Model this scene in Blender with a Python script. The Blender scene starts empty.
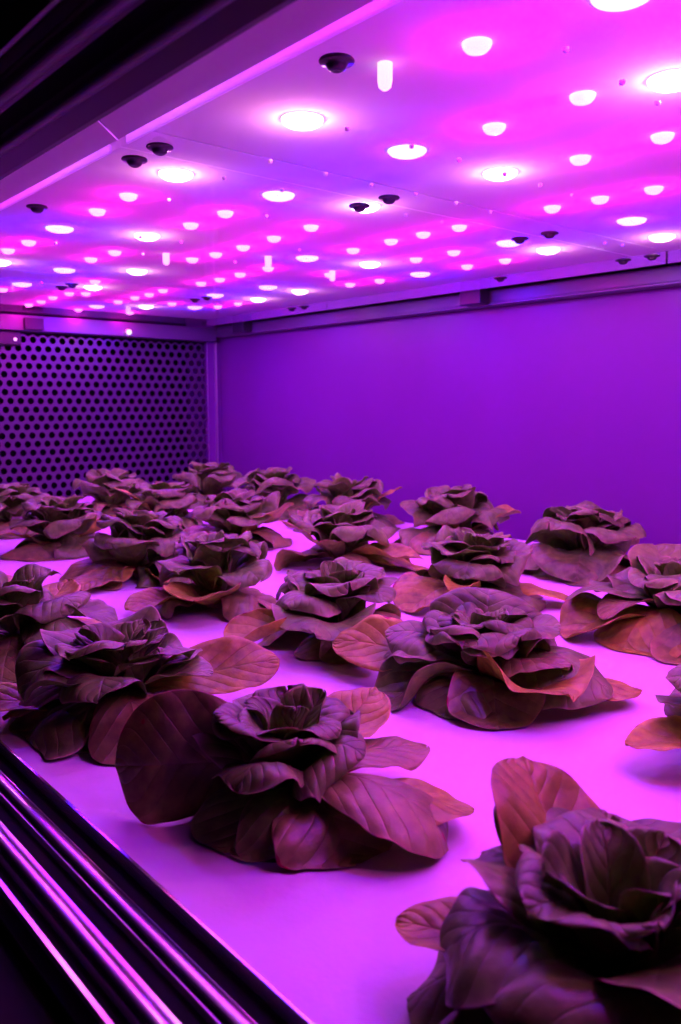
import bpy, bmesh, math, random
from mathutils import Vector, Matrix, noise
C = bpy.context.scene
col = C.collection
PI = math.pi

# ---------------------------------------------------------------- camera, world, exposure
cam_d = bpy.data.cameras.new('camera')
cam = bpy.data.objects.new('camera', cam_d)
col.objects.link(cam)
rot = Matrix(((0.762316, 0.08275007, -0.64189309),
              (-0.647205, 0.09746789, -0.75605932),
              (0.0, 0.99179254, 0.12785759)))
# columns of the camera's matrix are its right, up and back axes
cam.matrix_world = Matrix.Translation((0, 0, 0.2)) @ rot.to_4x4()
cam_d.sensor_fit = 'VERTICAL'
cam_d.sensor_height = 36.0
cam_d.lens = 36.0 * 830.0 / 1024.0
cam_d.clip_start = 0.01
cam_d.clip_end = 50
cam_d.dof.use_dof = True
cam_d.dof.focus_distance = 0.56
cam_d.dof.aperture_fstop = 16
C.camera = cam

w = bpy.data.worlds.new('world')
C.world = w
w.use_nodes = True
w.node_tree.nodes['Background'].inputs[0].default_value = (0, 0, 0, 1)
w.node_tree.nodes['Background'].inputs[1].default_value = 0.0

vs = C.view_settings
vs.view_transform = 'Standard'
vs.look = 'None'
vs.exposure = -0.55
vs.gamma = 1.0
vs.use_curve_mapping = False

LED_POWER = 1.0

# ---------------------------------------------------------------- materials
def mat(name, base=(.5, .5, .5), rough=.5, metal=0.0, spec=.5, emit=None, strength=0.0):
    m = bpy.data.materials.new(name)
    m.use_nodes = True
    b = m.node_tree.nodes['Principled BSDF']
    b.inputs['Base Color'].default_value = (*base, 1)
    b.inputs['Roughness'].default_value = rough
    b.inputs['Metallic'].default_value = metal
    b.inputs['Specular IOR Level'].default_value = spec
    if emit:
        b.inputs['Emission Color'].default_value = (*emit, 1)
        b.inputs['Emission Strength'].default_value = strength
    return m

def noise_variation(m, scale, amount, base, bump=0.0, bump_scale=None, stretch=(1, 1, 1), rough=None):
    nt = m.node_tree
    b = nt.nodes['Principled BSDF']
    tc = nt.nodes.new('ShaderNodeTexCoord')
    mp = nt.nodes.new('ShaderNodeMapping')
    mp.inputs['Scale'].default_value = stretch
    nt.links.new(tc.outputs['Object'], mp.inputs['Vector'])
    n = nt.nodes.new('ShaderNodeTexNoise')
    n.inputs['Scale'].default_value = scale
    n.inputs['Detail'].default_value = 5
    nt.links.new(mp.outputs[0], n.inputs['Vector'])
    r = nt.nodes.new('ShaderNodeValToRGB')
    r.color_ramp.elements[0].position = .3
    r.color_ramp.elements[1].position = .7
    r.color_ramp.elements[0].color = (*[c * (1 - amount) for c in base], 1)
    r.color_ramp.elements[1].color = (*[min(1, c * (1 + amount)) for c in base], 1)
    nt.links.new(n.outputs[0], r.inputs[0])
    nt.links.new(r.outputs[0], b.inputs['Base Color'])
    if rough:
        rr = nt.nodes.new('ShaderNodeMapRange')
        rr.inputs['To Min'].default_value = rough[0]
        rr.inputs['To Max'].default_value = rough[1]
        nt.links.new(n.outputs[0], rr.inputs['Value'])
        nt.links.new(rr.outputs[0], b.inputs['Roughness'])
    if bump:
        n2 = nt.nodes.new('ShaderNodeTexNoise')
        n2.inputs['Scale'].default_value = bump_scale or scale
        n2.inputs['Detail'].default_value = 4
        nt.links.new(mp.outputs[0], n2.inputs['Vector'])
        bp = nt.nodes.new('ShaderNodeBump')
        bp.inputs['Strength'].default_value = 1.0
        bp.inputs['Distance'].default_value = bump
        nt.links.new(n2.outputs[0], bp.inputs['Height'])
        nt.links.new(bp.outputs[0], b.inputs['Normal'])
    return m

M = {}
M['foam'] = noise_variation(mat('white_foam', (.72, .72, .72), .45), 6, .03, (.74, .74, .74), bump=.0006, bump_scale=90)
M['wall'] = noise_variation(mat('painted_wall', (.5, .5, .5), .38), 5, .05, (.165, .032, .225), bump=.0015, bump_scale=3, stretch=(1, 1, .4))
M['perf'] = mat('perforated_steel', (.11, .08, .13), .32, .5)
M['steel'] = mat('brushed_steel', (.55, .55, .57), .32, .9)
M['polished'] = noise_variation(mat('polished_rail_metal', (.85, .85, .87), .16, 1.0), 30, .03, (.62, .58, .66), stretch=(20, 1, 20), rough=(.17, .25))
M['black_rail'] = mat('black_gloss_rail', (.012, .012, .014), .35, 0.0, .5)
M['black'] = mat('black_rubber', (.004, .004, .0045), .8, spec=.1)
M['dark'] = mat('dark_plastic', (.03, .03, .035), .35)
M['beam'] = mat('painted_beam', (.16, .15, .19), .4, .3)
M['board'] = mat('white_reflector_board', (.80, .80, .80), .8, spec=0.0)
M['lip'] = mat('white_sheet_metal', (.92, .84, .88), .6)
M['rear'] = mat('grey_sheet_metal', (.22, .14, .26), .5)
M['screw'] = mat('dark_screw', (.05, .045, .05), .28, .6)
M['chrome'] = mat('chrome_stud', (.9, .9, .9), .1, 1.0)

def clear_mat():
    m = bpy.data.materials.new('clear_acrylic')
    m.use_nodes = True
    nt = m.node_tree
    nt.nodes.clear()
    out = nt.nodes.new('ShaderNodeOutputMaterial')
    mix = nt.nodes.new('ShaderNodeMixShader')
    fr = nt.nodes.new('ShaderNodeFresnel')
    fr.inputs['IOR'].default_value = 1.35
    tr = nt.nodes.new('ShaderNodeBsdfTransparent')
    gl = nt.nodes.new('ShaderNodeBsdfGlossy')
    gl.inputs['Roughness'].default_value = .08
    geo = nt.nodes.new('ShaderNodeNewGeometry')
    mu = nt.nodes.new('ShaderNodeMath'); mu.operation = 'MULTIPLY'      # no inner reflection at the exit face
    inv = nt.nodes.new('ShaderNodeMath'); inv.operation = 'SUBTRACT'; inv.inputs[0].default_value = 1.0
    nt.links.new(geo.outputs['Backfacing'], inv.inputs[1])
    nt.links.new(fr.outputs[0], mu.inputs[0])
    nt.links.new(inv.outputs[0], mu.inputs[1])
    nt.links.new(mu.outputs[0], mix.inputs[0])
    nt.links.new(tr.outputs[0], mix.inputs[1])
    nt.links.new(gl.outputs[0], mix.inputs[2])
    nt.links.new(mix.outputs[0], out.inputs[0])
    return m
M['clear'] = clear_mat()

def frosted_mat():
    m = bpy.data.materials.new('frosted_acrylic_edge')
    m.use_nodes = True
    nt = m.node_tree
    nt.nodes.clear()
    out = nt.nodes.new('ShaderNodeOutputMaterial')
    mix = nt.nodes.new('ShaderNodeMixShader')
    mix.inputs[0].default_value = .8
    tr = nt.nodes.new('ShaderNodeBsdfDiffuse')
    tl = nt.nodes.new('ShaderNodeBsdfTranslucent')
    tl.inputs[0].default_value = (.95, .95, .95, 1)
    tr.inputs[0].default_value = (.8, .8, .8, 1)
    nt.links.new(tr.outputs[0], mix.inputs[1])
    nt.links.new(tl.outputs[0], mix.inputs[2])
    nt.links.new(mix.outputs[0], out.inputs[0])
    return m
M['frosted'] = frosted_mat()

def led_mat(name, c, s):
    m = mat(name, (.8, .8, .8), .3, emit=c, strength=s)
    return m
M['led_white'] = led_mat('white_led_lens', (1, .92, .80), 6)
M['led_blue'] = led_mat('blue_led_lens', (.42, .40, 1), 5)
M['led_red'] = led_mat('red_led_lens', (1, .55, .70), 2.6)

def leaf_mat(name, inner, outer, vein, under, spots=False, trans=.22):
    """leaf blade: colour runs from the midrib's foot to the margin, with pale veins and puckering"""
    m = bpy.data.materials.new(name)
    m.use_nodes = True
    nt = m.node_tree
    N = nt.nodes.new
    L = nt.links.new
    b = nt.nodes['Principled BSDF']
    out = nt.nodes['Material Output']
    b.inputs['Roughness'].default_value = .42
    b.inputs['Specular IOR Level'].default_value = .5
    uv = N('ShaderNodeUVMap'); uv.uv_map = 'leaf'
    sep = N('ShaderNodeSeparateXYZ'); L(uv.outputs[0], sep.inputs[0])
    def mth(op, a, bb=None, c=None):
        n = N('ShaderNodeMath'); n.operation = op
        for i, x in enumerate((a, bb, c)):
            if x is None: continue
            if isinstance(x, (int, float)): n.inputs[i].default_value = x
            else: L(x, n.inputs[i])
        return n.outputs[0]
    tabs = mth('ABSOLUTE', mth('MULTIPLY_ADD', sep.outputs[0], 2, -1))      # 0 midrib, 1 margin
    s = sep.outputs[1]
    tc = N('ShaderNodeTexCoord')
    nz = N('ShaderNodeTexNoise'); nz.inputs['Scale'].default_value = 45; nz.inputs['Detail'].default_value = 6
    L(tc.outputs['Object'], nz.inputs['Vector'])
    nb = N('ShaderNodeTexNoise'); nb.inputs['Scale'].default_value = 22; nb.inputs['Detail'].default_value = 2
    L(tc.outputs['Object'], nb.inputs['Vector'])
    # side veins: slanted stripes in (s, |t|)
    ph = mth('MULTIPLY_ADD', s, 8.0, mth('MULTIPLY', tabs, -2.6))
    ph = mth('ADD', ph, mth('MULTIPLY', nb.outputs[0], 1.1))
    fr = mth('FRACT', ph)
    dv = mth('ABSOLUTE', mth('SUBTRACT', fr, .5))                           # .5 = vein line
    vein_side = mth('POWER', mth('MULTIPLY', dv, 2), 16)
    vein_side = mth('MULTIPLY', vein_side, mth('SUBTRACT', 1.0, mth('POWER', tabs, 3)))
    vein_mid = mth('POWER', mth('SUBTRACT', 1.0, tabs), 34)
    veins = mth('MINIMUM', mth('ADD', vein_mid, mth('MULTIPLY', vein_side, .45)), 1)
    pucker = mth('SINE', mth('MULTIPLY', fr, PI))                           # blade swells between the veins
    mix1 = N('ShaderNodeMix'); mix1.data_type = 'RGBA'
    mix1.inputs[6].default_value = (*inner, 1); mix1.inputs[7].default_value = (*outer, 1)
    fac = mth('ADD', mth('MULTIPLY', mth('MAXIMUM', mth('POWER', tabs, 2.5), mth('POWER', s, 3)), .75),
              mth('MULTIPLY_ADD', nz.outputs[0], 1.3, -.65))
    cl = N('ShaderNodeClamp'); L(fac, cl.inputs[0]); L(cl.outputs[0], mix1.inputs[0])
    mix2 = N('ShaderNodeMix'); mix2.data_type = 'RGBA'
    L(mix1.outputs[2], mix2.inputs[6]); mix2.inputs[7].default_value = (*vein, 1)
    L(mth('MULTIPLY', veins, .28), mix2.inputs[0])
    colr = mix2.outputs[2]
    # a thin pale margin: a rim highlight painted into the leaf colour
    mg = mth('MAXIMUM', mth('POWER', tabs, 26), mth('POWER', s, 40))
    mixm = N('ShaderNodeMix'); mixm.data_type = 'RGBA'
    L(colr, mixm.inputs[6]); mixm.inputs[7].default_value = (min(1, vein[0] * 1.35), vein[1], min(1, vein[2] * 1.3), 1)
    L(mth('MULTIPLY', mg, .7), mixm.inputs[0])
    colr = mixm.outputs[2]
    # the underside is paler
    geo = N('ShaderNodeNewGeometry')
    at = N('ShaderNodeAttribute'); at.attribute_name = 'underside'
    mix3 = N('ShaderNodeMix'); mix3.data_type = 'RGBA'
    L(colr, mix3.inputs[6]); mix3.inputs[7].default_value = (*under, 1)
    L(mth('MULTIPLY', at.outputs['Fac'], .6), mix3.inputs[0])
    colr = mix3.outputs[2]
    if spots:
        sp = N('ShaderNodeTexNoise'); sp.inputs['Scale'].default_value = 70; sp.inputs['Detail'].default_value = 1
        L(tc.outputs['Object'], sp.inputs['Vector'])
        near = mth('MAXIMUM', mth('POWER', tabs, 10), mth('POWER', s, 16))
        k = mth('GREATER_THAN', mth('ADD', mth('MULTIPLY', near, .18), sp.outputs[0]), .80)
        mix4 = N('ShaderNodeMix'); mix4.data_type = 'RGBA'
        L(colr, mix4.inputs[6]); mix4.inputs[7].default_value = (.42, .015, .03, 1)
        L(k, mix4.inputs[0])
        colr = mix4.outputs[2]
    # each leaf a touch different
    oi = N('ShaderNodeObjectInfo')
    hsv = N('ShaderNodeHueSaturation')
    L(colr, hsv.inputs['Color'])
    nf = N('ShaderNodeTexNoise'); nf.inputs['Scale'].default_value = 150; nf.inputs['Detail'].default_value = 4
    L(tc.outputs['Object'], nf.inputs['Vector'])
    mott = mth('ADD', mth('MULTIPLY', nf.outputs[0], .9), mth('MULTIPLY', nz.outputs[0], .9))       # mean .9
    val = mth('ADD', mth('MULTIPLY', oi.outputs['Random'], .3), mth('SUBTRACT', mott, .26))
    L(val, hsv.inputs['Value'])
    colr = hsv.outputs[0]
    L(colr, b.inputs['Base Color'])
    h = mth('ADD', mth('MULTIPLY', pucker, .16), mth('MULTIPLY', nb.outputs[0], 1.3))
    h = mth('SUBTRACT', h, mth('MULTIPLY', veins, .25))
    h = mth('ADD', h, mth('MULTIPLY', nz.outputs[0], .9))
    bp = N('ShaderNodeBump'); bp.inputs['Distance'].default_value = .0024; bp.inputs['Strength'].default_value = .9
    L(h, bp.inputs['Height']); L(bp.outputs[0], b.inputs['Normal'])
    tl = N('ShaderNodeBsdfTranslucent'); L(colr, tl.inputs[0]); L(bp.outputs[0], tl.inputs['Normal'])
    ms = N('ShaderNodeMixShader'); ms.inputs[0].default_value = trans
    L(b.outputs[0], ms.inputs[1]); L(tl.outputs[0], ms.inputs[2]); L(ms.outputs[0], out.inputs[0])
    return m

M['green'] = leaf_mat('green_leaf', (.17, .46, .045), (.28, .60, .085), (.42, .62, .20), (.26, .58, .06))
M['mid'] = leaf_mat('olive_leaf', (.27, .46, .06), (.40, .58, .09), (.46, .60, .16), (.38, .58, .08), spots=True)
M['old'] = leaf_mat('yellowed_leaf', (.50, .74, .05), (.62, .86, .07), (.68, .88, .14), (.56, .82, .06), spots=True, trans=.3)
M['stem'] = mat('pale_stem', (.45, .42, .25), .5)

# ---------------------------------------------------------------- helpers
def link(name, bm, m, parent=None, loc=None, smooth=False):
    me = bpy.data.meshes.new(name)
    bm.to_mesh(me)
    bm.free()
    if smooth:
        for p in me.polygons: p.use_smooth = True
    me.materials.append(m)
    o = bpy.data.objects.new(name, me)
    col.objects.link(o)
    if loc: o.location = loc
    if parent: o.parent = parent
    return o

def thing(name, label, cat, loc=(0, 0, 0), group=None, rz=0):
    o = bpy.data.objects.new(name, None)
    o.empty_display_size = .02
    col.objects.link(o)
    o.location = loc
    o.rotation_euler = (0, 0, rz)
    return tag(o, label, cat, group)

def tag(o, label, cat, group=None):
    o['label'] = label
    o['category'] = cat
    if group: o['group'] = group
    return o

def struct(o):
    o['kind'] = 'structure'
    return o

def add_box(bm, a, b, bevel=0.0):
    x0, y0, z0 = a; x1, y1, z1 = b
    vs_ = [bm.verts.new(p) for p in ((x0, y0, z0), (x1, y0, z0), (x1, y1, z0), (x0, y1, z0), (x0, y0, z1), (x1, y0, z1), (x1, y1, z1), (x0, y1, z1))]
    fs = [bm.faces.new([vs_[i] for i in f]) for f in ((3, 2, 1, 0), (4, 5, 6, 7), (0, 1, 5, 4), (1, 2, 6, 5), (2, 3, 7, 6), (3, 0, 4, 7))]
    if bevel:
        es = list({e for f in fs for e in f.edges})
        bmesh.ops.bevel(bm, geom=es, offset=bevel, segments=2, affect='EDGES', profile=.5)
    return bm

def box(name, a, b, m, parent=None, bevel=0.0):
    return link(name, add_box(bmesh.new(), a, b, bevel), m, parent)

def add_lathe(bm, prof, n=20, at=(0, 0, 0)):
    """prof: (radius, z) pairs, revolved about z"""
    rings = []
    for r, z in prof:
        if r < 1e-6:
            rings.append([bm.verts.new((at[0], at[1], at[2] + z))])
        else:
            rings.append([bm.verts.new((at[0] + r * math.cos(2 * PI * k / n), at[1] + r * math.sin(2 * PI * k / n), at[2] + z)) for k in range(n)])
    for a, b in zip(rings, rings[1:]):
        for k in range(n):
            k2 = (k + 1) % n
            if len(a) == 1 and len(b) == 1: continue
            if len(a) == 1: bm.faces.new((a[0], b[k], b[k2]))
            elif len(b) == 1: bm.faces.new((a[k], b[0], a[k2]))
            else: bm.faces.new((a[k], b[k], b[k2], a[k2]))
    bmesh.ops.recalc_face_normals(bm, faces=bm.faces[:])
    return bm

def add_extrude_y(bm, prof, y0, y1, closed=True):
    """prof: (x, z) outline extruded along y"""
    a = [bm.verts.new((x, y0, z)) for x, z in prof]
    b = [bm.verts.new((x, y1, z)) for x, z in prof]
    n = len(prof)
    for i in range(n if closed else n - 1):
        j = (i + 1) % n
        bm.faces.new((a[i], a[j], b[j], b[i]))
    if closed:
        bm.faces.new(list(reversed(a)))
        bm.faces.new(b)
    bmesh.ops.recalc_face_normals(bm, faces=bm.faces[:])
    return bm

# ---------------------------------------------------------------- chamber shell
X1, Y0, Y1, ZT = 1.12, -0.42, 1.78, 0.47
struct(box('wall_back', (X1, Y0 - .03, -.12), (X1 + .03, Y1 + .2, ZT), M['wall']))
struct(box('wall_right', (.10, Y0 - .03, -.12), (X1, Y0, ZT), M['wall']))  # unseen near end wall, put in to bounce light
struct(box('ceiling', (.10, Y0 - .03, ZT), (X1 + .03, Y1 + .2, ZT + .03), M['beam']))
struct(box('floor', (.10, Y0 - .03, -.15), (X1 + .03, Y1 + .2, -.12), M['dark']))
# dark air plenum behind the punched wall
struct(box('wall_plenum', (.10, Y1 + .16, -.12), (X1, Y1 + .19, ZT), M['black']))
struct(box('wall_front', (.055, Y0 - .3, -.5), (.0985, Y1 + .4, -.014), M['black'], bevel=.003))
struct(box('wall_front_top', (.055, Y0 - .3, .3265), (.0985, Y1 + .4, .8), M['black'], bevel=.003))
struct(box('wall_front_inside', (.1535, Y0, .335), (.17, Y1, ZT), M['dark']))

def perforated(x0, x1, z0, z1, y, th=.0015):
    bm = bmesh.new()
    d = .0211; h = d * math.sqrt(3) / 2; rr = .0072
    rows = int((z1 - z0) / h); cols = int((x1 - x0) / d)
    cache = {}
    def V(x, z, yy):
        k = (round(x * 1e5), round(z * 1e5), round(yy * 1e5))
        if k not in cache: cache[k] = bm.verts.new((x, yy, z))
        return cache[k]
    R = d / math.sqrt(3)
    for j in range(rows):
        for i in range(cols):
            cx = x1 - d * (i + .5 + (.5 if j % 2 else 0)); cz = z0 + h * (j + .5)
            outer, front, back = [], [], []
            for k in range(12):
                a = PI / 2 + k * PI / 6
                rad = R if k % 2 == 0 else d / 2
                outer.append(V(cx + rad * math.cos(a), cz + rad * math.sin(a), y))
                front.append(V(cx + rr * math.cos(a), cz + rr * math.sin(a), y))
                back.append(V(cx + rr * math.cos(a), cz + rr * math.sin(a), y + th))
            for k in range(12):
                k2 = (k + 1) % 12
                bm.faces.new((outer[k], outer[k2], front[k2], front[k]))
                bm.faces.new((front[k], front[k2], back[k2], back[k]))
    bmesh.ops.recalc_face_normals(bm, faces=bm.faces[:])
    return bm
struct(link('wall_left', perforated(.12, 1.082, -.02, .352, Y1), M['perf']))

# corner profile and beams, each its own trim piece
bm = bmesh.new()
add_box(bm, (1.080, Y1 - .004, 0.0), (1.1195, Y1 + .01, .352), .001)
struct(link('trim_1', bm, M['wall']))
bm = bmesh.new()
add_box(bm, (1.080, Y1 - .006, 0.0), (1.0812, Y1 - .0042, .352), .0003)
add_box(bm, (1.1015, Y1 - .012, 0.0), (1.1042, Y1 - .0042, .352), .0008)
struct(link('trim_5', bm, M['steel']))
bm = bmesh.new()
add_box(bm, (1.094, Y0, .366), (1.1195, Y1 - .02, .388), .0015)
add_box(bm, (1.090, Y0, .3625), (1.1195, Y1 - .02, .366), .0008)
struct(link('trim_2', bm, M['beam']))
bm = bmesh.new()
add_box(bm, (.16, Y1 - .03, .352), (1.094, Y1 + .02, .384), .002)
struct(link('trim_3', bm, M['beam']))
bm = bmesh.new()
add_box(bm, (1.07, Y0, .392), (1.1195, Y1, .40), .001)
struct(link('trim_4', bm, M['dark']))

for (x, y) in ((1.078, .93), (1.078, 1.62)):
    b_ = thing('bracket', 'dark square bracket below the lights on the back wall beam, %s' % ('nearer the camera' if y < 1 else 'nearer the corner'), 'bracket', (x, y, .368))
    bm = bmesh.new(); add_box(bm, (-.01, -.022, -.004), (.0155, .022, .022), .0015)
    link('plate', bm, M['dark'], b_)
b_ = thing('bracket', 'dark square bracket on the end beam above the punched wall', 'bracket', (.65, Y1 - .033, .354))
bm = bmesh.new(); add_box(bm, (-.02, -.006, 0), (.02, .0025, .024), .0015); link('plate', bm, M['dark'], b_)
b_ = thing('sensor', 'small dark sensor box with a pink light at the top of the punched wall', 'sensor', (.60, Y1 - .022, .322))
bm = bmesh.new(); add_box(bm, (-.05, 0, 0), (.028, .02, .028), .003); link('housing', bm, M['dark'], b_)
bm = bmesh.new(); add_lathe(bm, [(.0032, 0), (.0028, .002), (0, .003)], 12)
o = link('indicator', bm, M['led_red'], b_, (.015, 0, .012), True); o.rotation_euler = (PI / 2, 0, 0)
b_ = thing('indicator_light', 'small pale round lamp glowing on the end beam above the punched wall', 'light', (.862, Y1 - .032, .361))
bm = bmesh.new(); add_lathe(bm, [(.009, 0), (.009, .002), (.006, .003)], 16); o = link('socket', bm, M['chrome'], b_, None, True); o.rotation_euler = (PI / 2, 0, 0)
bm = bmesh.new(); add_lathe(bm, [(.006, .003), (.0055, .006), (.003, .009), (0, .0095)], 16); o = link('lamp_lens', bm, mat('pale_lamp', (.8, .8, .8), .3, emit=(.75, .85, .6), strength=2.0), b_, None, True); o.rotation_euler = (PI / 2, 0, 0)

# ---------------------------------------------------------------- growing bed and the two front rails
BX = 1.0          # the sheet stops short of the back wall
bed = thing('growing_bed', 'flat white growing bed under the lettuces, filling the chamber', 'tray')
bm = bmesh.new(); add_box(bm, (.1525, Y0, -.03), (BX, Y1 - .03, 0.0), .0012)
link('cover_sheet', bm, M['foam'], bed)

def rib(cx, r, z0, squash=1.0, a0=0, a1=180, n=14):
    return [(cx + r * math.cos(math.radians(a0 + (a1 - a0) * k / n)), z0 + squash * r * math.sin(math.radians(a0 + (a1 - a0) * k / n))) for k in range(n + 1)]

LOW = ([(.1525, -.002), (.1525, .0012), (.1512, .0012), (.1508, -.0005), (.1500, -.006), (.141, -.0085)]
       + [(.1402, -.0015)] + rib(.1352, .0047, -.0025, .7, 20, 165)
       + [(.1295, -.0075), (.1225, -.008), (.1218, -.003)]
       + [(.1212, -.0015), (.1198, -.0015), (.1192, -.0022)] + rib(.1150, .0045, -.0025, .7, 35, 165)
       + [(.1095, -.008), (.1055, -.0075), (.1048, -.0025), (.1028, -.0022), (.1022, -.0045), (.0990, -.010)]
       + [(.0990, -.03), (.1525, -.03)])
rail = thing('lower_rail', 'polished ribbed metal rail along the front edge of the white bed', 'rail', (0, 0, 0))
link('rail_profile', add_extrude_y(bmesh.new(), LOW, Y0, Y1 + .3), M['polished'], rail)
bm = bmesh.new()  # black strips added to keep the gaps between the ribs dark
for xa, xb, zz in ((.1408, .1502, -.0052), (.1219, .1302, -.0050), (.1052, .1100, -.0052)):
    add_box(bm, (xa, Y0, -.012), (xb, Y1 + .3, zz), .0004)
link('dark_gap_strip', bm, M['black'], rail)
UP = ([(.1525, .3130), (.1500, .3128), (.141, .3165)] + rib(.1362, .0042, .3160, 1.0, 0, -180)
      + [(.128, .3205), (.123, .3205)] + rib(.1165, .0048, .3180, 1.0, 0, -180)
      + [(.110, .3215), (.106, .3205), (.104, .3155), (.1025, .3155), (.099, .321), (.099, .345), (.1525, .345)])
rail = thing('upper_rail', 'black ribbed header rail crossing above the opening, lit faintly purple', 'rail', (0, 0, 0))
link('rail_profile', add_extrude_y(bmesh.new(), UP, Y0, Y1 + .3), M['black_rail'], rail)

# ---------------------------------------------------------------- light panels
ZA, ZB = .386, .402         # underside of the clear cover, underside of the reflector board
PX0, PX1 = .285, 1.066
PANELS = [(-.125, .585), (.585, 1.295), (1.295, 1.748)]
WHITE = [(0.382, 0.492), (0.383, 0.675), (0.49, 0.936), (0.603, 1.187), (0.625, 1.395), (0.826, 1.591), (0.939, 1.841), (0.417, 1.239),
         (0.59, 0.656), (0.598, 0.488), (0.513, 0.284), (0.967, 0.539), (0.933, 0.679), (0.829, 0.911), (0.928, 1.205), (0.936, 1.347)]
BLUE = [(0.491, 0.496), (0.496, 0.677), (0.394, 0.964), (0.515, 1.249), (0.519, 1.438), (0.749, 1.657), (0.855, 1.882), (0.73, 0.931),
         (0.855, 1.2), (0.842, 1.35), (0.912, 1.542), (0.951, 0.929), (0.856, 0.682), (0.858, 0.515), (0.391, 0.245)]
RED = [(0.38, 0.329), (0.494, 0.336), (0.498, 0.413), (0.613, 0.417), (0.611, 0.344), (0.749, 0.428), (0.744, 0.482), (0.74, 0.535),
         (0.737, 0.659), (0.734, 0.713), (0.734, 0.768), (0.738, 0.844), (0.85, 0.839), (0.85, 0.769), (0.951, 0.764), (0.949, 0.832),
         (0.939, 1.081), (0.946, 1.016), (0.496, 0.772), (0.498, 0.847), (0.608, 0.768), (0.613, 0.847), (0.617, 0.92), (0.617, 0.986),
         (0.613, 1.041), (0.738, 1.035), (0.738, 1.11), (0.742, 1.175), (0.742, 1.233), (0.844, 1.02), (0.942, 1.426), (0.939, 1.496),
         (0.842, 1.511), (0.735, 1.351), (0.385, 0.771), (0.389, 0.851), (0.395, 1.065), (0.394, 1.137), (0.507, 1.06), (0.505, 1.131),
         (0.515, 1.521), (0.625, 1.498), (0.598, 1.326), (0.624, 1.573), (0.63, 1.648), (0.63, 1.713), (0.632, 1.78), (0.638, 1.872),
         (0.742, 1.416), (0.742, 1.473), (0.745, 1.551), (0.742, 1.734), (0.752, 1.828), (0.852, 1.717), (0.648, 1.478)]
CAPS = [(0.36, 0.383), (0.566, 1.029), (0.83, 0.997), (0.684, 0.959)]
STUD = [(0.392, 0.278), (0.455, 0.283), (0.502, 0.287), (0.499, 0.448), (0.557, 0.45), (0.607, 0.452), (0.548, 0.542), (0.497, 0.545),
         (0.6, 0.541), (0.653, 0.544), (0.599, 0.606), (0.657, 0.454), (0.902, 0.552), (0.876, 0.559), (0.65, 0.605), (0.387, 0.449),
         (0.447, 0.447), (0.391, 0.544), (0.446, 0.544), (0.39, 0.608), (0.391, 0.703), (0.497, 0.699), (0.45, 0.875), (0.499, 0.871),
         (0.449, 0.608), (0.501, 0.969), (0.391, 0.97), (0.62, 0.944), (0.633, 0.822)]
# unseen LEDs added past the right edge for their light, carrying on the rows
WHITE += [(.36, .02), (.56, .16), (.88, .20), (.88, -.02), (.70, .06)]
BLUE += [(.46, .09), (.80, .12), (.62, -.06)]
RED += [(.354 + .108 * i, .06 + .085 * j) for i in range(7) for j in range(-1, 3)]
PLABEL = ['white light panel with glowing LEDs nearest the camera, at the top right',
          'white light panel with glowing LEDs in the middle of the row of three',
          'white light panel with glowing LEDs farthest off, above the punched wall']

def lamp(x, y, down, e, glow, g, parent, name, hz):
    """each LED sends light down in a wide cone; an added point light makes the halo on its board"""
    for kind, c, en in (('SPOT', down, e), ('POINT', glow, g)):
        ld = bpy.data.lights.new(name, kind)
        ld.color = c
        ld.energy = en * LED_POWER
        ld.shadow_soft_size = .003
        if kind == 'SPOT':
            ld.spot_size = math.radians(156)
            ld.spot_blend = 1.0
        o = bpy.data.objects.new(name, ld)
        col.objects.link(o)
        o.location = (x, y, ZB - ZA - (.0105 if kind == 'SPOT' else hz))
        o.parent = parent

def lens_mesh(r, h, m, name):
    bm = bmesh.new()
    add_lathe(bm, [(r, 0), (r, -h * .15), (r * .93, -h * .45), (r * .7, -h * .78), (r * .38, -h * .95), (0, -h)], 24)
    me = bpy.data.meshes.new(name); bm.to_mesh(me); bm.free()
    for p in me.polygons: p.use_smooth = True
    me.materials.append(m)
    return me
LW = lens_mesh(.015, .006, M['led_white'], 'white_led')
LB = lens_mesh(.0155, .005, M['led_blue'], 'blue_led')
LR = lens_mesh(.0085, .006, M['led_red'], 'red_led')
bm = bmesh.new(); add_lathe(bm, [(.0045, 0), (.0045, -.010), (.0038, -.0135), (.0018, -.0152), (0, -.0155)], 16)
LC = bpy.data.meshes.new('capsule_led'); bm.to_mesh(LC); bm.free(); LC.materials.append(M['led_red'])
bm = bmesh.new()
add_lathe(bm, [(0, .0), (.0095, .0), (.0100, -.0010), (.0092, -.0019), (.0062, -.0023), (.0058, -.0034), (.0048, -.0050), (.0028, -.0061), (.0018, -.0060), (0, -.0055)], 24)
LSC = bpy.data.meshes.new('screw'); bm.to_mesh(LSC); bm.free(); LSC.materials.append(M['screw'])
for p in LSC.polygons: p.use_smooth = True
bm = bmesh.new(); add_lathe(bm, [(.0018, .001), (.0018, -.0008), (.0012, -.0016), (0, -.002)], 12)
LST = bpy.data.meshes.new('stud'); bm.to_mesh(LST); bm.free(); LST.materials.append(M['lip'])
for p in LST.polygons: p.use_smooth = True

def child(name, me, loc, parent):
    o = bpy.data.objects.new(name, me)
    col.objects.link(o)
    o.location = loc
    o.parent = parent
    return o

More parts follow.
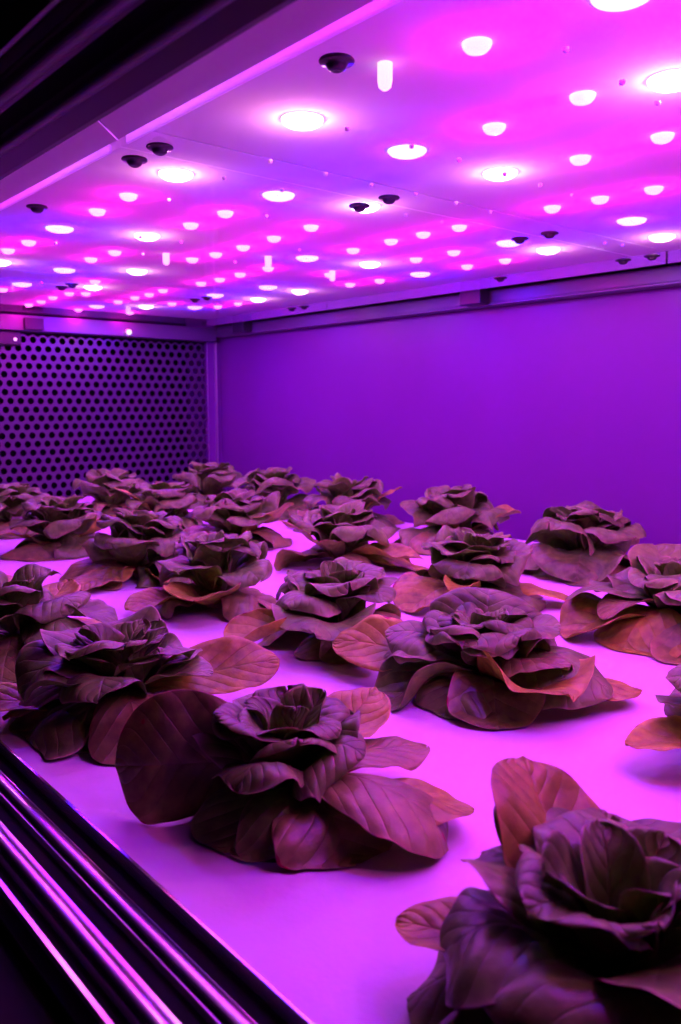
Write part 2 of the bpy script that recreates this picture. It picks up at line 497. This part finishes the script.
for (ya, yb), lab in zip(PANELS, PLABEL):
    P = thing('light_panel', lab, 'light', (PX0, ya, ZA), 'light panels')
    w_, l_ = PX1 - PX0, yb - ya
    g = .0015
    bm = bmesh.new(); add_box(bm, (.002, g, ZB - ZA), (w_ - .002, l_ - g, ZB - ZA + .003))
    link('reflector_board', bm, M['board'], P)
    # the folded rim: front face with rounded ends, back face, two ends
    bm = bmesh.new()
    a4 = [(0, .0045), (.0018, .0045), (-.0832, .066), (-.085, .066)]      # leans outward as it rises
    add_extrude_y(bm, a4, g, l_ - g)
    add_box(bm, (.002, g, ZB - ZA + .0032), (w_ - .002, g + .0015, .05))
    add_box(bm, (.002, l_ - g - .0015, ZB - ZA + .0032), (w_ - .002, l_ - g, .05))
    link('rim', bm, M['lip'], P)
    bm = bmesh.new(); add_box(bm, (w_ - .0018, g, .0), (w_, l_ - g, .05), .0006)
    link('back_rim', bm, M['rear'], P)
    bm = bmesh.new()
    add_box(bm, (-.0005, g + .012, -.0015), (.0018, l_ - g - .012, .0043), .0006)
    link('edge_strip', bm, M['frosted'], P)
    bm = bmesh.new(); add_box(bm, (.0022, g, 0), (w_ - .0022, l_ - g, .003))
    link('clear_cover', bm, M['clear'], P)
    inside = lambda p: ya <= p[1] < yb and PX0 < p[0] < PX1
    def loc(p, z): return (p[0] - PX0, p[1] - ya, z - ZA)
    for p in filter(inside, WHITE):
        o = child('white_led', LW, loc(p, ZB), P)
        lamp(p[0] - PX0, p[1] - ya, (.85, .03, .9), .55, (1, .30, .62), .28, P, 'white_led_light', .0125)
    for p in filter(inside, BLUE):
        o = child('blue_led', LB, loc(p, ZB), P)
        lamp(p[0] - PX0, p[1] - ya, (.13, .008, 1), 1.5, (.02, .0, 1), 1.9, P, 'blue_led_light', .0095)
    for p in filter(inside, RED):
        o = child('red_led', LR, loc(p, ZB), P)
        lamp(p[0] - PX0, p[1] - ya, (1, .006, .16), .11, (1, .0, .55), .24, P, 'red_led_light', .0105)
    for p in filter(inside, CAPS):
        o = child('capsule_led', LC, loc(p, ZB), P)
    for p in filter(inside, STUD):
        child('stud', LST, loc(p, ZA), P)
    ys = [t for t in (-.11, .145, .366, .565, .605, .805, 1.04, 1.275, 1.315, 1.53, 1.75) if ya < t < yb]
    for y in ys:
        for x in (.308, .537, .778, .992):
            if x in (.308, .992) or min(abs(y - ya), abs(y - yb)) < .05:
                if x != .308 and y in (.366, 1.04, 1.53): continue
                child('screw', LSC, loc((x, y), ZA), P)

# ---------------------------------------------------------------- lettuces
def smooth01(x):
    x = max(0., min(1., x)); return x * x * (3 - 2 * x)

def leaf_bm(L, W, e0, e1, p=1.2, cup=.3, roll=0., bend=0., ruffle=.12, freq=3.0, seed=0, r0=.004, z0=.006, er=0., frill=.03,
            az=0., peak=.64, tiproll=0., notch=0., twist=0., nS=20, nT=14, zmin=.0012, th=.0007):
    """One leaf in the plant's own frame. e0/e1: elevation of the midrib at foot and tip (degrees);
    cup: how far the margins fold up (+) or down (-); roll: turn about the midrib; bend: sideways curve."""
    rnd = random.Random(seed)
    ph1, ph2, ph3 = rnd.uniform(0, 6.28), rnd.uniform(0, 6.28), rnd.uniform(0, 6.28)
    off = Vector((rnd.uniform(0, 50), rnd.uniform(0, 50), rnd.uniform(0, 50)))
    pos = Vector((r0 * math.cos(math.radians(az)), r0 * math.sin(math.radians(az)), z0))
    rows = []
    a_pk = math.log(.5) / math.log(peak)
    prev = 0.
    for i in range(nS + 1):
        u = i / nS
        s = 1 - (1 - u) ** 1.45                      # denser towards the tip
        ds = s - prev; prev = s
        e = math.radians(e0 + (e1 - e0) * s ** p - tiproll * smooth01((s - .60) / .40))
        a = math.radians(az + bend * s * s)
        T = Vector((math.cos(e) * math.cos(a), math.cos(e) * math.sin(a), math.sin(e)))
        B = Vector((-math.sin(a), math.cos(a), 0))
        N = T.cross(B)
        if N.z < 0 and abs(e) < PI / 2: N = -N
        pos = pos + T * (L * ds)
        r = math.radians(roll * smooth01(s / .35) + twist * s)
        B2 = B * math.cos(r) + N * math.sin(r)
        N2 = N * math.cos(r) - B * math.sin(r)
        wd = max(0., math.sin(PI * min(.999, s ** a_pk))) ** .54
        wd = max(wd, .16 * (1 - s) + .0)
        hw = W / 2 * wd
        c = cup * (.35 + .65 * math.sin(PI * min(1, s * .95)))
        row = []
        for j in range(nT + 1):
            t = -1 + 2 * j / nT
            side = 1 if t > 0 else -1
            at_ = abs(t)
            edge = 1 + .045 * math.sin(freq * 4.2 * s + ph2 + side) * at_ ** 4 - notch * max(0, 1 - at_ * 4) * smooth01((s - .85) / .15)
            cc = c if abs(c) > 1e-3 else 1e-3
            x = hw * edge * math.sin(cc * t) / cc
            z = hw * (1 - math.cos(cc * t)) / cc
            z -= er * hw * max(0., (at_ - .45) / .55) ** 2 * smooth01(s / .4)
            z += frill * hw * at_ ** 6 * math.sin(freq * 17 * s + ph3 * side)
            z += ruffle * hw * at_ ** 2.2 * math.sin(freq * 2 * PI * s + (ph1 if side > 0 else ph3)) * smooth01(s / .3)
            z += ruffle * .5 * W / 2 * smooth01((s - .55) / .45) * math.sin(freq * 1.7 * t + ph2)
            q = pos + B2 * x + N2 * z
            # puckered blade between the veins
            q += N2 * (.00045 * math.sin(2 * PI * (8 * s - 2.6 * at_)) * smooth01(at_ * 3) * (1 - at_ ** 4) * min(1, W / .06))
            q += N2 * (.0085 * W / .07 * noise.noise(q * 30 + off) + .0026 * noise.noise(q * 85 + off) * at_)
            if q.z < zmin + .004:                    # comes to rest on the bed
                k = zmin + .004 - q.z
                q.z = zmin + .004 * math.exp(-k / .004)
            row.append(q)
        rows.append(row)
    bm = bmesh.new()
    uvl = bm.loops.layers.uv.new('leaf')
    und = bm.verts.layers.float.new('underside')
    def sheet(offset, under):
        g = []
        for i, row in enumerate(rows):
            gr = []
            for j, q in enumerate(row):
                i0, i1 = max(0, i - 1), min(nS, i + 1)
                j0, j1 = max(0, j - 1), min(nT, j + 1)
                n = (rows[i1][j] - rows[i0][j]).cross(rows[i][j1] - rows[i][j0])
                if n.length > 0: n.normalize()
                rim = 1 - max(abs(-1 + 2 * j / nT) ** 8, (i / nS) ** 10)
                v = bm.verts.new(q + n * offset * max(.12, rim))
                v[und] = under
                gr.append(v)
            g.append(gr)
        return g
    # n points to the upper side
    up, dn = sheet(th / 2, 0.), sheet(-th / 2, 1.)
    def face(vs4, uvs):
        f = bm.faces.new(vs4)
        f.smooth = True
        for l, q in zip(f.loops, uvs): l[uvl].uv = q
    for i in range(nS):
        for j in range(nT):
            q = [(j / nT, i / nS), ((j + 1) / nT, i / nS), ((j + 1) / nT, (i + 1) / nS), (j / nT, (i + 1) / nS)]
            face((up[i][j], up[i][j + 1], up[i + 1][j + 1], up[i + 1][j]), q)
            face((dn[i][j], dn[i + 1][j], dn[i + 1][j + 1], dn[i][j + 1]), [q[0], q[3], q[2], q[1]])
    for i in range(nS):
        for j in (0, nT):
            q = [(j / nT, i / nS), (j / nT, (i + 1) / nS)]
            face((up[i][j], up[i + 1][j], dn[i + 1][j], dn[i][j]), [q[0], q[1], q[1], q[0]])
    for j in range(nT):
        for i in (0, nS):
            q = [(j / nT, i / nS), ((j + 1) / nT, i / nS)]
            face((up[i][j], up[i][j + 1], dn[i][j + 1], dn[i][j]), [q[0], q[1], q[1], q[0]])
    bmesh.ops.recalc_face_normals(bm, faces=bm.faces[:])
    return bm

def add_leaf(P, m, name, **k):
    o = link(name, leaf_bm(**k), m, P, None, True)
    if k.get('W', 0) > .05 and P.get('near'):
        sub = o.modifiers.new('smooth', 'SUBSURF'); sub.levels = 1; sub.render_levels = 1
    return o

def lettuce(x, y, label, seed, leaves=(), size=1.1, ns=8, nb=8, nh=8, near=False, gaps=(), dome=0.):
    """leaves: hand-placed leaves as (angle, dict); angle 0 faces the camera, +90 is its right.
    ns, nb, nh: how many drooping, bowl-shaped and heart leaves are added around them"""
    P = thing('lettuce', label, 'lettuce', (x, y, 0.0), 'lettuces on the white bed')
    P['near'] = 1 if near else 0
    rnd = random.Random(seed * 77 + 5)
    toward = math.degrees(math.atan2(-y, -x))
    bm = bmesh.new(); add_lathe(bm, [(.009, .0005), (.008, .008), (.006, .016), (.004, .022), (0, .024)], 12)
    link('stem', bm, M['stem'], P, None, True)
    S = size
    U = rnd.uniform
    for q, (a, d) in enumerate(leaves):
        d = dict(d)
        mm = d.pop('m', 'old')
        nm = {'old': 'yellowed_leaf', 'mid': 'outer_leaf', 'green': 'inner_leaf'}[mm]
        o = add_leaf(P, M[mm], nm, az=toward + a, seed=seed * 100 + q, **d)
        if mm == 'old': o['label'] = 'yellowed outer leaf'
    jit = lambda v, s_: v * (1 + U(-s_, s_)) * S
    a0 = U(0, 360)
    for i in range(ns):                               # skirt: arches over and droops to the bed
        rel = (a0 + 360 / ns * i + U(-14, 14) + 180) % 360 - 180
        if any(abs((rel - g + 180) % 360 - 180) < wd_ for g, wd_ in gaps): continue
        mm = 'mid' if U(0, 1) < .6 else 'green'
        add_leaf(P, M[mm], {'mid': 'outer_leaf', 'green': 'inner_leaf'}[mm], az=toward + rel, seed=seed * 100 + 30 + i,
                 L=jit(.080, .08), W=jit(.074, .12), e0=U(54, 68), e1=U(-104, -84), p=U(.72, .95), cup=U(-.6, .2), er=U(0, .3), roll=U(-22, 22), bend=U(-20, 20),
                 ruffle=U(.10, .22), freq=U(1.1, 1.9), z0=.008)
    a0 = U(0, 360)
    for i in range(nb):                               # bowl leaves in two tiers, rims rolling outward
        rel = a0 + 360 / nb * i + U(-12, 12)
        k = i % 2
        add_leaf(P, M['green'], 'inner_leaf', az=toward + rel, seed=seed * 100 + 50 + i,
                 L=jit(.065 - .006 * k, .10), W=jit(.060 - .006 * k, .14), e0=U(62, 72) + 8 * k + dome * 5, e1=U(-18, 16) + 36 * k, p=U(1.1, 1.5), cup=U(.2, .8) + .25 * k,
                 roll=U(-10, 10), bend=U(-18, 18), ruffle=U(.12, .26), freq=U(1.1, 1.9), z0=.010, tiproll=U(0, 60), er=U(.1, .6))
    a0 = U(0, 360)
    for i in range(nh):
        h = i / max(1, nh - 1)
        rel = a0 + 137.5 * i + U(-12, 12)
        add_leaf(P, M['green'], 'inner_leaf', az=toward + rel, seed=seed * 100 + 70 + i,
                 L=jit(.063 - .010 * h, .06), W=jit(.055 - .024 * h, .08), e0=80 + 6 * h, e1=30 + 35 * h, p=1.3, cup=.9 + .5 * h, roll=U(-10, 10),
                 bend=U(-20, 20), ruffle=.16, freq=U(1.4, 2.4), z0=.012, tiproll=U(30, 95) * (1 - .6 * h), er=.35 * (1 - h), r0=.003)
    del P['near']
    return P

def K(m, L, W, e0, e1, **k):
    d = dict(m=m, L=L, W=W, e0=e0, e1=e1, p=1.0, cup=.3, ruffle=.07, freq=1.6, z0=.008); d.update(k); return d

lettuce(.224, .129, 'large dark lettuce cut off by the bottom right corner, nearest the camera', 1, near=True, size=.98, ns=0, nb=0, nh=9, leaves=(
    (-146, K('old', .084, .064, 46, 34, z0=.01, cup=.25, roll=24)),
    (-82, K('green', .074, .064, 54, -66, z0=.012, p=.9, cup=-.45)),
    (-92, K('old', .070, .036, 20, -6, z0=.012, cup=.5)),
    (-36, K('mid', .092, .046, 35, -72, z0=.008, cup=.4, ruffle=.05)),
    (-22, K('old', .086, .034, 22, -60, z0=.006, cup=.3)),
    (2, K('green', .060, .082, 60, -28, z0=.014, p=1.2, cup=.45, tiproll=30, ruffle=.12, er=.3)),
    (30, K('mid', .090, .070, 46, -80, z0=.008, cup=-.2)),
    (75, K('mid', .088, .075, 44, -75, z0=.008, cup=-.2)),
    (125, K('mid', .085, .075, 44, -70, z0=.008)),
    (178, K('green', .076, .090, 62, -14, z0=.012, p=1.4, cup=.15, tiproll=20, ruffle=.05)),
    (-112, K('green', .060, .060, 62, 10, z0=.014, p=1.4, cup=.3, tiproll=45)),
    (-66, K('green', .064, .062, 60, -44, z0=.014, p=1.3, cup=.2, tiproll=40)),
    (92, K('green', .068, .072, 62, -20, z0=.014, p=1.4, cup=.4, tiproll=30)),
    (50, K('green', .062, .066, 66, -10, z0=.014, p=1.5, cup=.5, tiproll=45)),
    (145, K('green', .064, .070, 64, 0, z0=.014, p=1.4, cup=.4, tiproll=30))))
lettuce(.232, .316, 'lettuce in the middle of the front row, one huge leaf standing up at its left', 2, near=True, ns=0, nb=8, nh=8, size=.88, leaves=(
    (-92, K('mid', .080, .076, 4, -4, z0=.024, roll=-78, cup=.12, ruffle=.03, peak=.6)),
    (58, K('mid', .098, .062, 52, -56, z0=.012, cup=-.75, roll=-10, p=.9, ruffle=.04)),
    (30, K('mid', .073, .062, 48, -74, z0=.008, cup=-.3, ruffle=.05)),
    (72, K('old', .090, .054, 20, -20, z0=.010, cup=-.35, ruffle=.04)),
    (142, K('old', .088, .045, 24, 14, z0=.008, cup=.35)),
    (112, K('mid', .082, .040, 34, -20, z0=.010, cup=-.4)),
    (4, K('green', .068, .054, 54, -88, z0=.012, cup=-.4, p=.85, ruffle=.05)),
    (-32, K('green', .062, .054, 54, -88, z0=.012, cup=-.3, p=.9)),
    (-150, K('mid', .080, .066, 30, -20, z0=.010, cup=.2)),
    (172, K('mid', .078, .066, 36, -40, z0=.010, cup=.2))))
lettuce(.443, .365, 'big tightly folded lettuce right of the centre, curled leaf opening towards the camera', 3, near=True, ns=0, nb=0, nh=8, size=.95, leaves=(
    (-100, K('old', .112, .050, 20, -4, z0=.010, cup=.4, roll=-30)),
    (-62, K('green', .088, .066, 44, -70, z0=.010, p=.85, cup=1.15, ruffle=.04)),
    (-86, K('green', .074, .068, 54, -40, z0=.012, p=1.1, cup=.1)),
    (-24, K('green', .080, .058, 50, -78, z0=.010, p=.9, cup=-.5, ruffle=.04)),
    (38, K('old', .084, .086, 34, -40, z0=.010, cup=1.0, ruffle=.14, freq=1.2, tiproll=-50)),
    (8, K('mid', .076, .064, 34, -60, z0=.008, cup=.5, tiproll=-30)),
    (66, K('green', .096, .084, 58, -52, z0=.014, p=.95, cup=-.75, roll=12, ruffle=.05)),
    (84, K('old', .102, .054, 20, -16, z0=.008, cup=-.2)),
    (120, K('mid', .084, .070, 44, -60, z0=.008, cup=-.2)),
    (165, K('mid', .084, .070, 44, -60, z0=.008, cup=-.2)),
    (-145, K('mid', .084, .070, 44, -60, z0=.008, cup=-.2)),
    (176, K('green', .068, .092, 84, 44, z0=.012, p=1.2, cup=.75, er=.5, ruffle=.06, tiproll=40)),
    (-148, K('green', .064, .070, 76, 30, z0=.012, p=1.2, cup=.6, er=.4, tiproll=40)),
    (128, K('green', .068, .062, 66, 8, z0=.012, p=1.2, cup=.4, er=.5, tiproll=40)),
    (88, K('green', .066, .070, 68, 20, z0=.012, p=1.2, cup=.5, er=.4, tiproll=20)),
    (-92, K('green', .076, .072, 60, -22, z0=.012, p=1.1, cup=.3, er=.4)),
    (-58, K('green', .064, .072, 74, 26, z0=.012, p=1.3, cup=.7, er=.55, ruffle=.12, tiproll=40)),
    (-18, K('green', .062, .070, 70, 12, z0=.012, p=1.3, cup=.8, er=.5, ruffle=.14, tiproll=35)),
    (26, K('green', .064, .066, 72, 14, z0=.012, p=1.3, cup=.6, er=.5, ruffle=.14, tiproll=25)),
    (52, K('mid', .072, .056, 56, -18, z0=.010, p=1.1, cup=.6, er=.4, ruffle=.14))))
lettuce(.224, .482, 'dark lettuce at the left edge of the bed, yellow leaf reaching far to its right', 4, near=True, size=.96, ns=0, nb=8, nh=8, leaves=(
    (97, K('old', .104, .044, 12, 0, z0=.016, roll=40, cup=.45, ruffle=.04)),
    (8, K('mid', .094, .056, 60, -78, z0=.014, p=.8, cup=-.5, ruffle=.04)),
    (-66, K('green', .082, .086, 54, -88, z0=.010, p=.9, cup=-.3, ruffle=.05)),
    (-32, K('green', .074, .066, 54, -88, z0=.010, p=.9, cup=-.2)),
    (-100, K('old', .104, .044, 12, -8, z0=.008)),
    (52, K('mid', .080, .062, 46, -76, z0=.010, p=.9, cup=-.3)),
    (-150, K('old', .088, .046, 26, 6, z0=.010)),
    (140, K('mid', .084, .070, 44, -66, z0=.008, cup=-.2)),
    (-120, K('mid', .084, .070, 44, -66, z0=.008, cup=-.2)),
    (-78, K('green', .074, .078, 60, -28, z0=.013, p=1.2, cup=.35, tiproll=30)),
    (72, K('green', .060, .044, 46, -14, z0=.014, cup=.5)),
    (108, K('green', .058, .042, 44, 6, z0=.014, cup=.4)),
    (-160, K('green', .070, .084, 62, 5, z0=.014, p=1.4, cup=.35, tiproll=40))))
lettuce(.225, .668, 'lettuce touching the left border of the photo, behind the dark one', 5, ns=3, nb=3, nh=4, leaves=(
    (-10, K('mid', .095, .080, 46, -78, z0=.010, cup=-.3)),
    (34, K('green', .094, .066, 58, -60, z0=.014, cup=-.7)),
    (70, K('green', .086, .060, 56, -40, z0=.014, cup=.6)),
    (85, K('old', .092, .072, 44, -70, z0=.008, cup=.2)),
    (-50, K('green', .080, .070, 56, -20, z0=.012, cup=.4)),
    (150, K('old', .090, .050, 36, 10, z0=.008))), gaps=((20, 70),))
lettuce(.440, .525, 'lettuce in the centre with a small yellow leaf rolled up at its front left', 6, near=True, ns=0, nb=8, nh=8, leaves=(
    (-46, K('old', .108, .052, 20, -14, z0=.014, cup=1.7, ruffle=.02, peak=.76)),
    (2, K('mid', .068, .070, 56, -90, z0=.010, p=.8, cup=-.3)),
    (22, K('mid', .078, .066, 56, -90, z0=.010, p=.8, cup=-.3)),
    (16, K('old', .088, .028, 8, -6, z0=.006, cup=1.2)),
    (58, K('mid', .096, .092, 54, -80, z0=.010, p=.85, cup=-.3, ruffle=.04)),
    (92, K('mid', .086, .080, 50, -74, z0=.010, p=.9, cup=-.3)),
    (-100, K('mid', .080, .062, 50, -78, z0=.010, p=.9, cup=-.2)),
    (-135, K('mid', .080, .070, 46, -70, z0=.010)),
    (150, K('mid', .080, .070, 46, -70, z0=.010)),
    (-160, K('mid', .080, .070, 46, -70, z0=.010)),
    (-12, K('green', .078, .088, 42, -26, z0=.010, p=1.2, cup=.6, tiproll=-15))))
lettuce(.680, .350, 'wide lettuce at the right border with a big ribbed leaf hanging down its front', 7, near=True, ns=0, nb=5, nh=6, size=1.1, leaves=(
    (-30, K('old', .112, .090, 82, -92, z0=.014, p=.68, cup=-.45, ruffle=.03)),
    (18, K('mid', .110, .080, 44, -72, z0=.010, p=.9, cup=-.2)),
    (-66, K('old', .106, .082, 36, -48, z0=.008, cup=.35, ruffle=.08)),
    (-84, K('green', .098, .056, 50, -32, z0=.016, cup=-.3, roll=8)),
    (-50, K('mid', .080, .044, 54, -40, z0=.016, cup=.5)),
    (-150, K('green', .074, .074, 76, 50, z0=.014, cup=.4, tiproll=20)),
    (-110, K('green', .082, .064, 58, -20, z0=.014, cup=-.3)),
    (20, K('green', .096, .054, 62, -30, z0=.018, p=1.2, cup=-.4)),
    (50, K('green', .100, .070, 60, -30, z0=.018, p=1.1, cup=-.4)),
    (170, K('green', .084, .080, 66, 10, z0=.014, p=1.3, tiproll=30)),
    (130, K('mid', .090, .080, 46, -60, z0=.010)),
    (90, K('mid', .090, .080, 46, -60, z0=.010))))
lettuce(.468, .175, 'lettuce of which only two pale leaf tips show at the right border', 8, ns=4, nb=4, nh=4, leaves=(
    (-60, K('old', .084, .046, 18, -8, z0=.008, cup=.5)),
    (-100, K('green', .070, .072, 50, -20, z0=.012, p=1.1, cup=.4))), gaps=((-80, 60),))
lettuce(.430, .700, 'open round lettuce left of the centre, yellow leaves folded under its front', 9, size=1.18, ns=8, nb=8, nh=8, leaves=(
    (-12, K('old', .088, .084, 26, -12, z0=.006, cup=.95, tiproll=-40)),
    (-70, K('old', .088, .050, 24, -20, z0=.006, cup=.5))), gaps=((-12, 30),))
lettuce(.645, .545, 'lettuce behind the big tightly folded one, layered like a flattened rose', 10, size=1.18, ns=8, nb=8, nh=8, leaves=(
    (-48, K('old', .094, .082, 36, -44, z0=.008, cup=.5)),
    (-14, K('old', .084, .040, 30, 0, z0=.008, cup=1.0)),
    (86, K('old', .100, .052, 26, -30, z0=.008, cup=-.2))), gaps=((-40, 36), (86, 20)))
lettuce(.860, .560, 'tall domed lettuce by the back wall at the right, behind the wide ribbed one', 11, size=1.36, ns=7, nb=8, nh=8, dome=1.0, leaves=(
    (-5, K('green', .090, .105, 50, -60, z0=.014, cup=.25)),
    (-75, K('green', .098, .076, 56, -62, z0=.014, cup=-.5))), gaps=((0, 20),))
lettuce(.440, .880, 'lettuce with dark arching leaves over one long yellow leaf lying at its front left', 12, size=1.28, ns=8, nb=8, nh=8, leaves=(
    (-40, K('old', .100, .056, 22, -24, z0=.008, cup=-.2)),
    (20, K('old', .076, .026, 10, -6, z0=.006, cup=1.5))), gaps=((-35, 26),))
lettuce(.660, .775, 'lettuce with a pale looping leaf sticking out at its right', 13, size=1.28, ns=5, nb=8, nh=8, leaves=(
    (48, K('old', .112, .052, 34, -34, z0=.010, cup=.9, bend=30, tiproll=-30)),
    (78, K('old', .112, .048, 26, -40, z0=.010, cup=-.5)),
    (-74, K('old', .092, .060, 40, 26, z0=.010, cup=.3)),
    (-20, K('mid', .078, .040, 36, 16, z0=.010, cup=.8))), gaps=((60, 40), (-74, 20)))
lettuce(.880, .785, 'lettuce against the back wall left of the domed one, red spot at its front', 14, ns=8, nb=8, nh=8, size=1.42, leaves=(
    (86, K('old', .100, .070, 48, 10, z0=.008, cup=.3)),
    (-50, K('green', .088, .080, 50, -60, z0=.012, cup=.2)),
    (-12, K('old', .074, .034, 44, 20, z0=.010, cup=1.2))))
lettuce(.434, 1.105, 'lettuce at the far left with an orange leaf to each side, before the punched wall', 15, size=1.28, ns=8, nb=8, nh=8, leaves=(
    (-82, K('old', .098, .056, 26, 0, z0=.008, cup=.4)),
    (72, K('old', .110, .056, 30, 20, z0=.008, cup=.4))), gaps=((-82, 20), (72, 25)))
lettuce(.650, .995, 'lettuce left of the one with the looping leaf, pointed orange leaf at its right', 16, size=1.28, ns=8, nb=8, nh=8, leaves=(
    (64, K('old', .100, .066, 40, 24, z0=.008, cup=.4, peak=.5)),
    (-15, K('old', .086, .060, 20, -4, z0=.006, cup=.6))), gaps=((64, 25),))
lettuce(.880, 1.020, 'lettuce with upright frilled leaves against the back wall, second from the domed one', 17, ns=8, nb=8, nh=8, size=1.42, leaves=(
    (88, K('old', .104, .060, 46, 22, z0=.008, cup=.4)),
    (-60, K('mid', .090, .060, 40, -10, z0=.008, cup=.4))))
lettuce(.650, 1.200, 'small looking lettuce with bowl shaped top leaves and an orange leaf standing at its left', 18, size=1.28, ns=8, nb=8, nh=8, leaves=(
    (-82, K('old', .100, .046, 44, 36, z0=.008, cup=.5)),))
lettuce(.655, 1.410, 'farthest lettuce in front of the punched wall, with a raised rounded crown', 19, ns=8, nb=8, nh=8, size=1.4, dome=1.0)
lettuce(.880, 1.450, 'farthest lettuce by the corner of the back wall and the punched wall', 20, ns=8, nb=8, nh=8, size=1.42, dome=.6)
lettuce(.885, 1.235, 'lettuce with broad flat leaves beside the back wall, just before the corner one', 21, ns=8, nb=8, nh=8, size=1.42, dome=.6)
lettuce(.445, 1.320, 'lettuce at the left border in front of the punched wall, cut off by the picture', 22, size=1.28, ns=8, nb=8, nh=8)
lettuce(.225, .880, 'lettuce of which one pale leaf shows at the left border', 23, ns=5, nb=4, nh=4, leaves=(
    (60, K('old', .095, .056, 34, -20, z0=.008, cup=.3)),), gaps=((60, 30),))
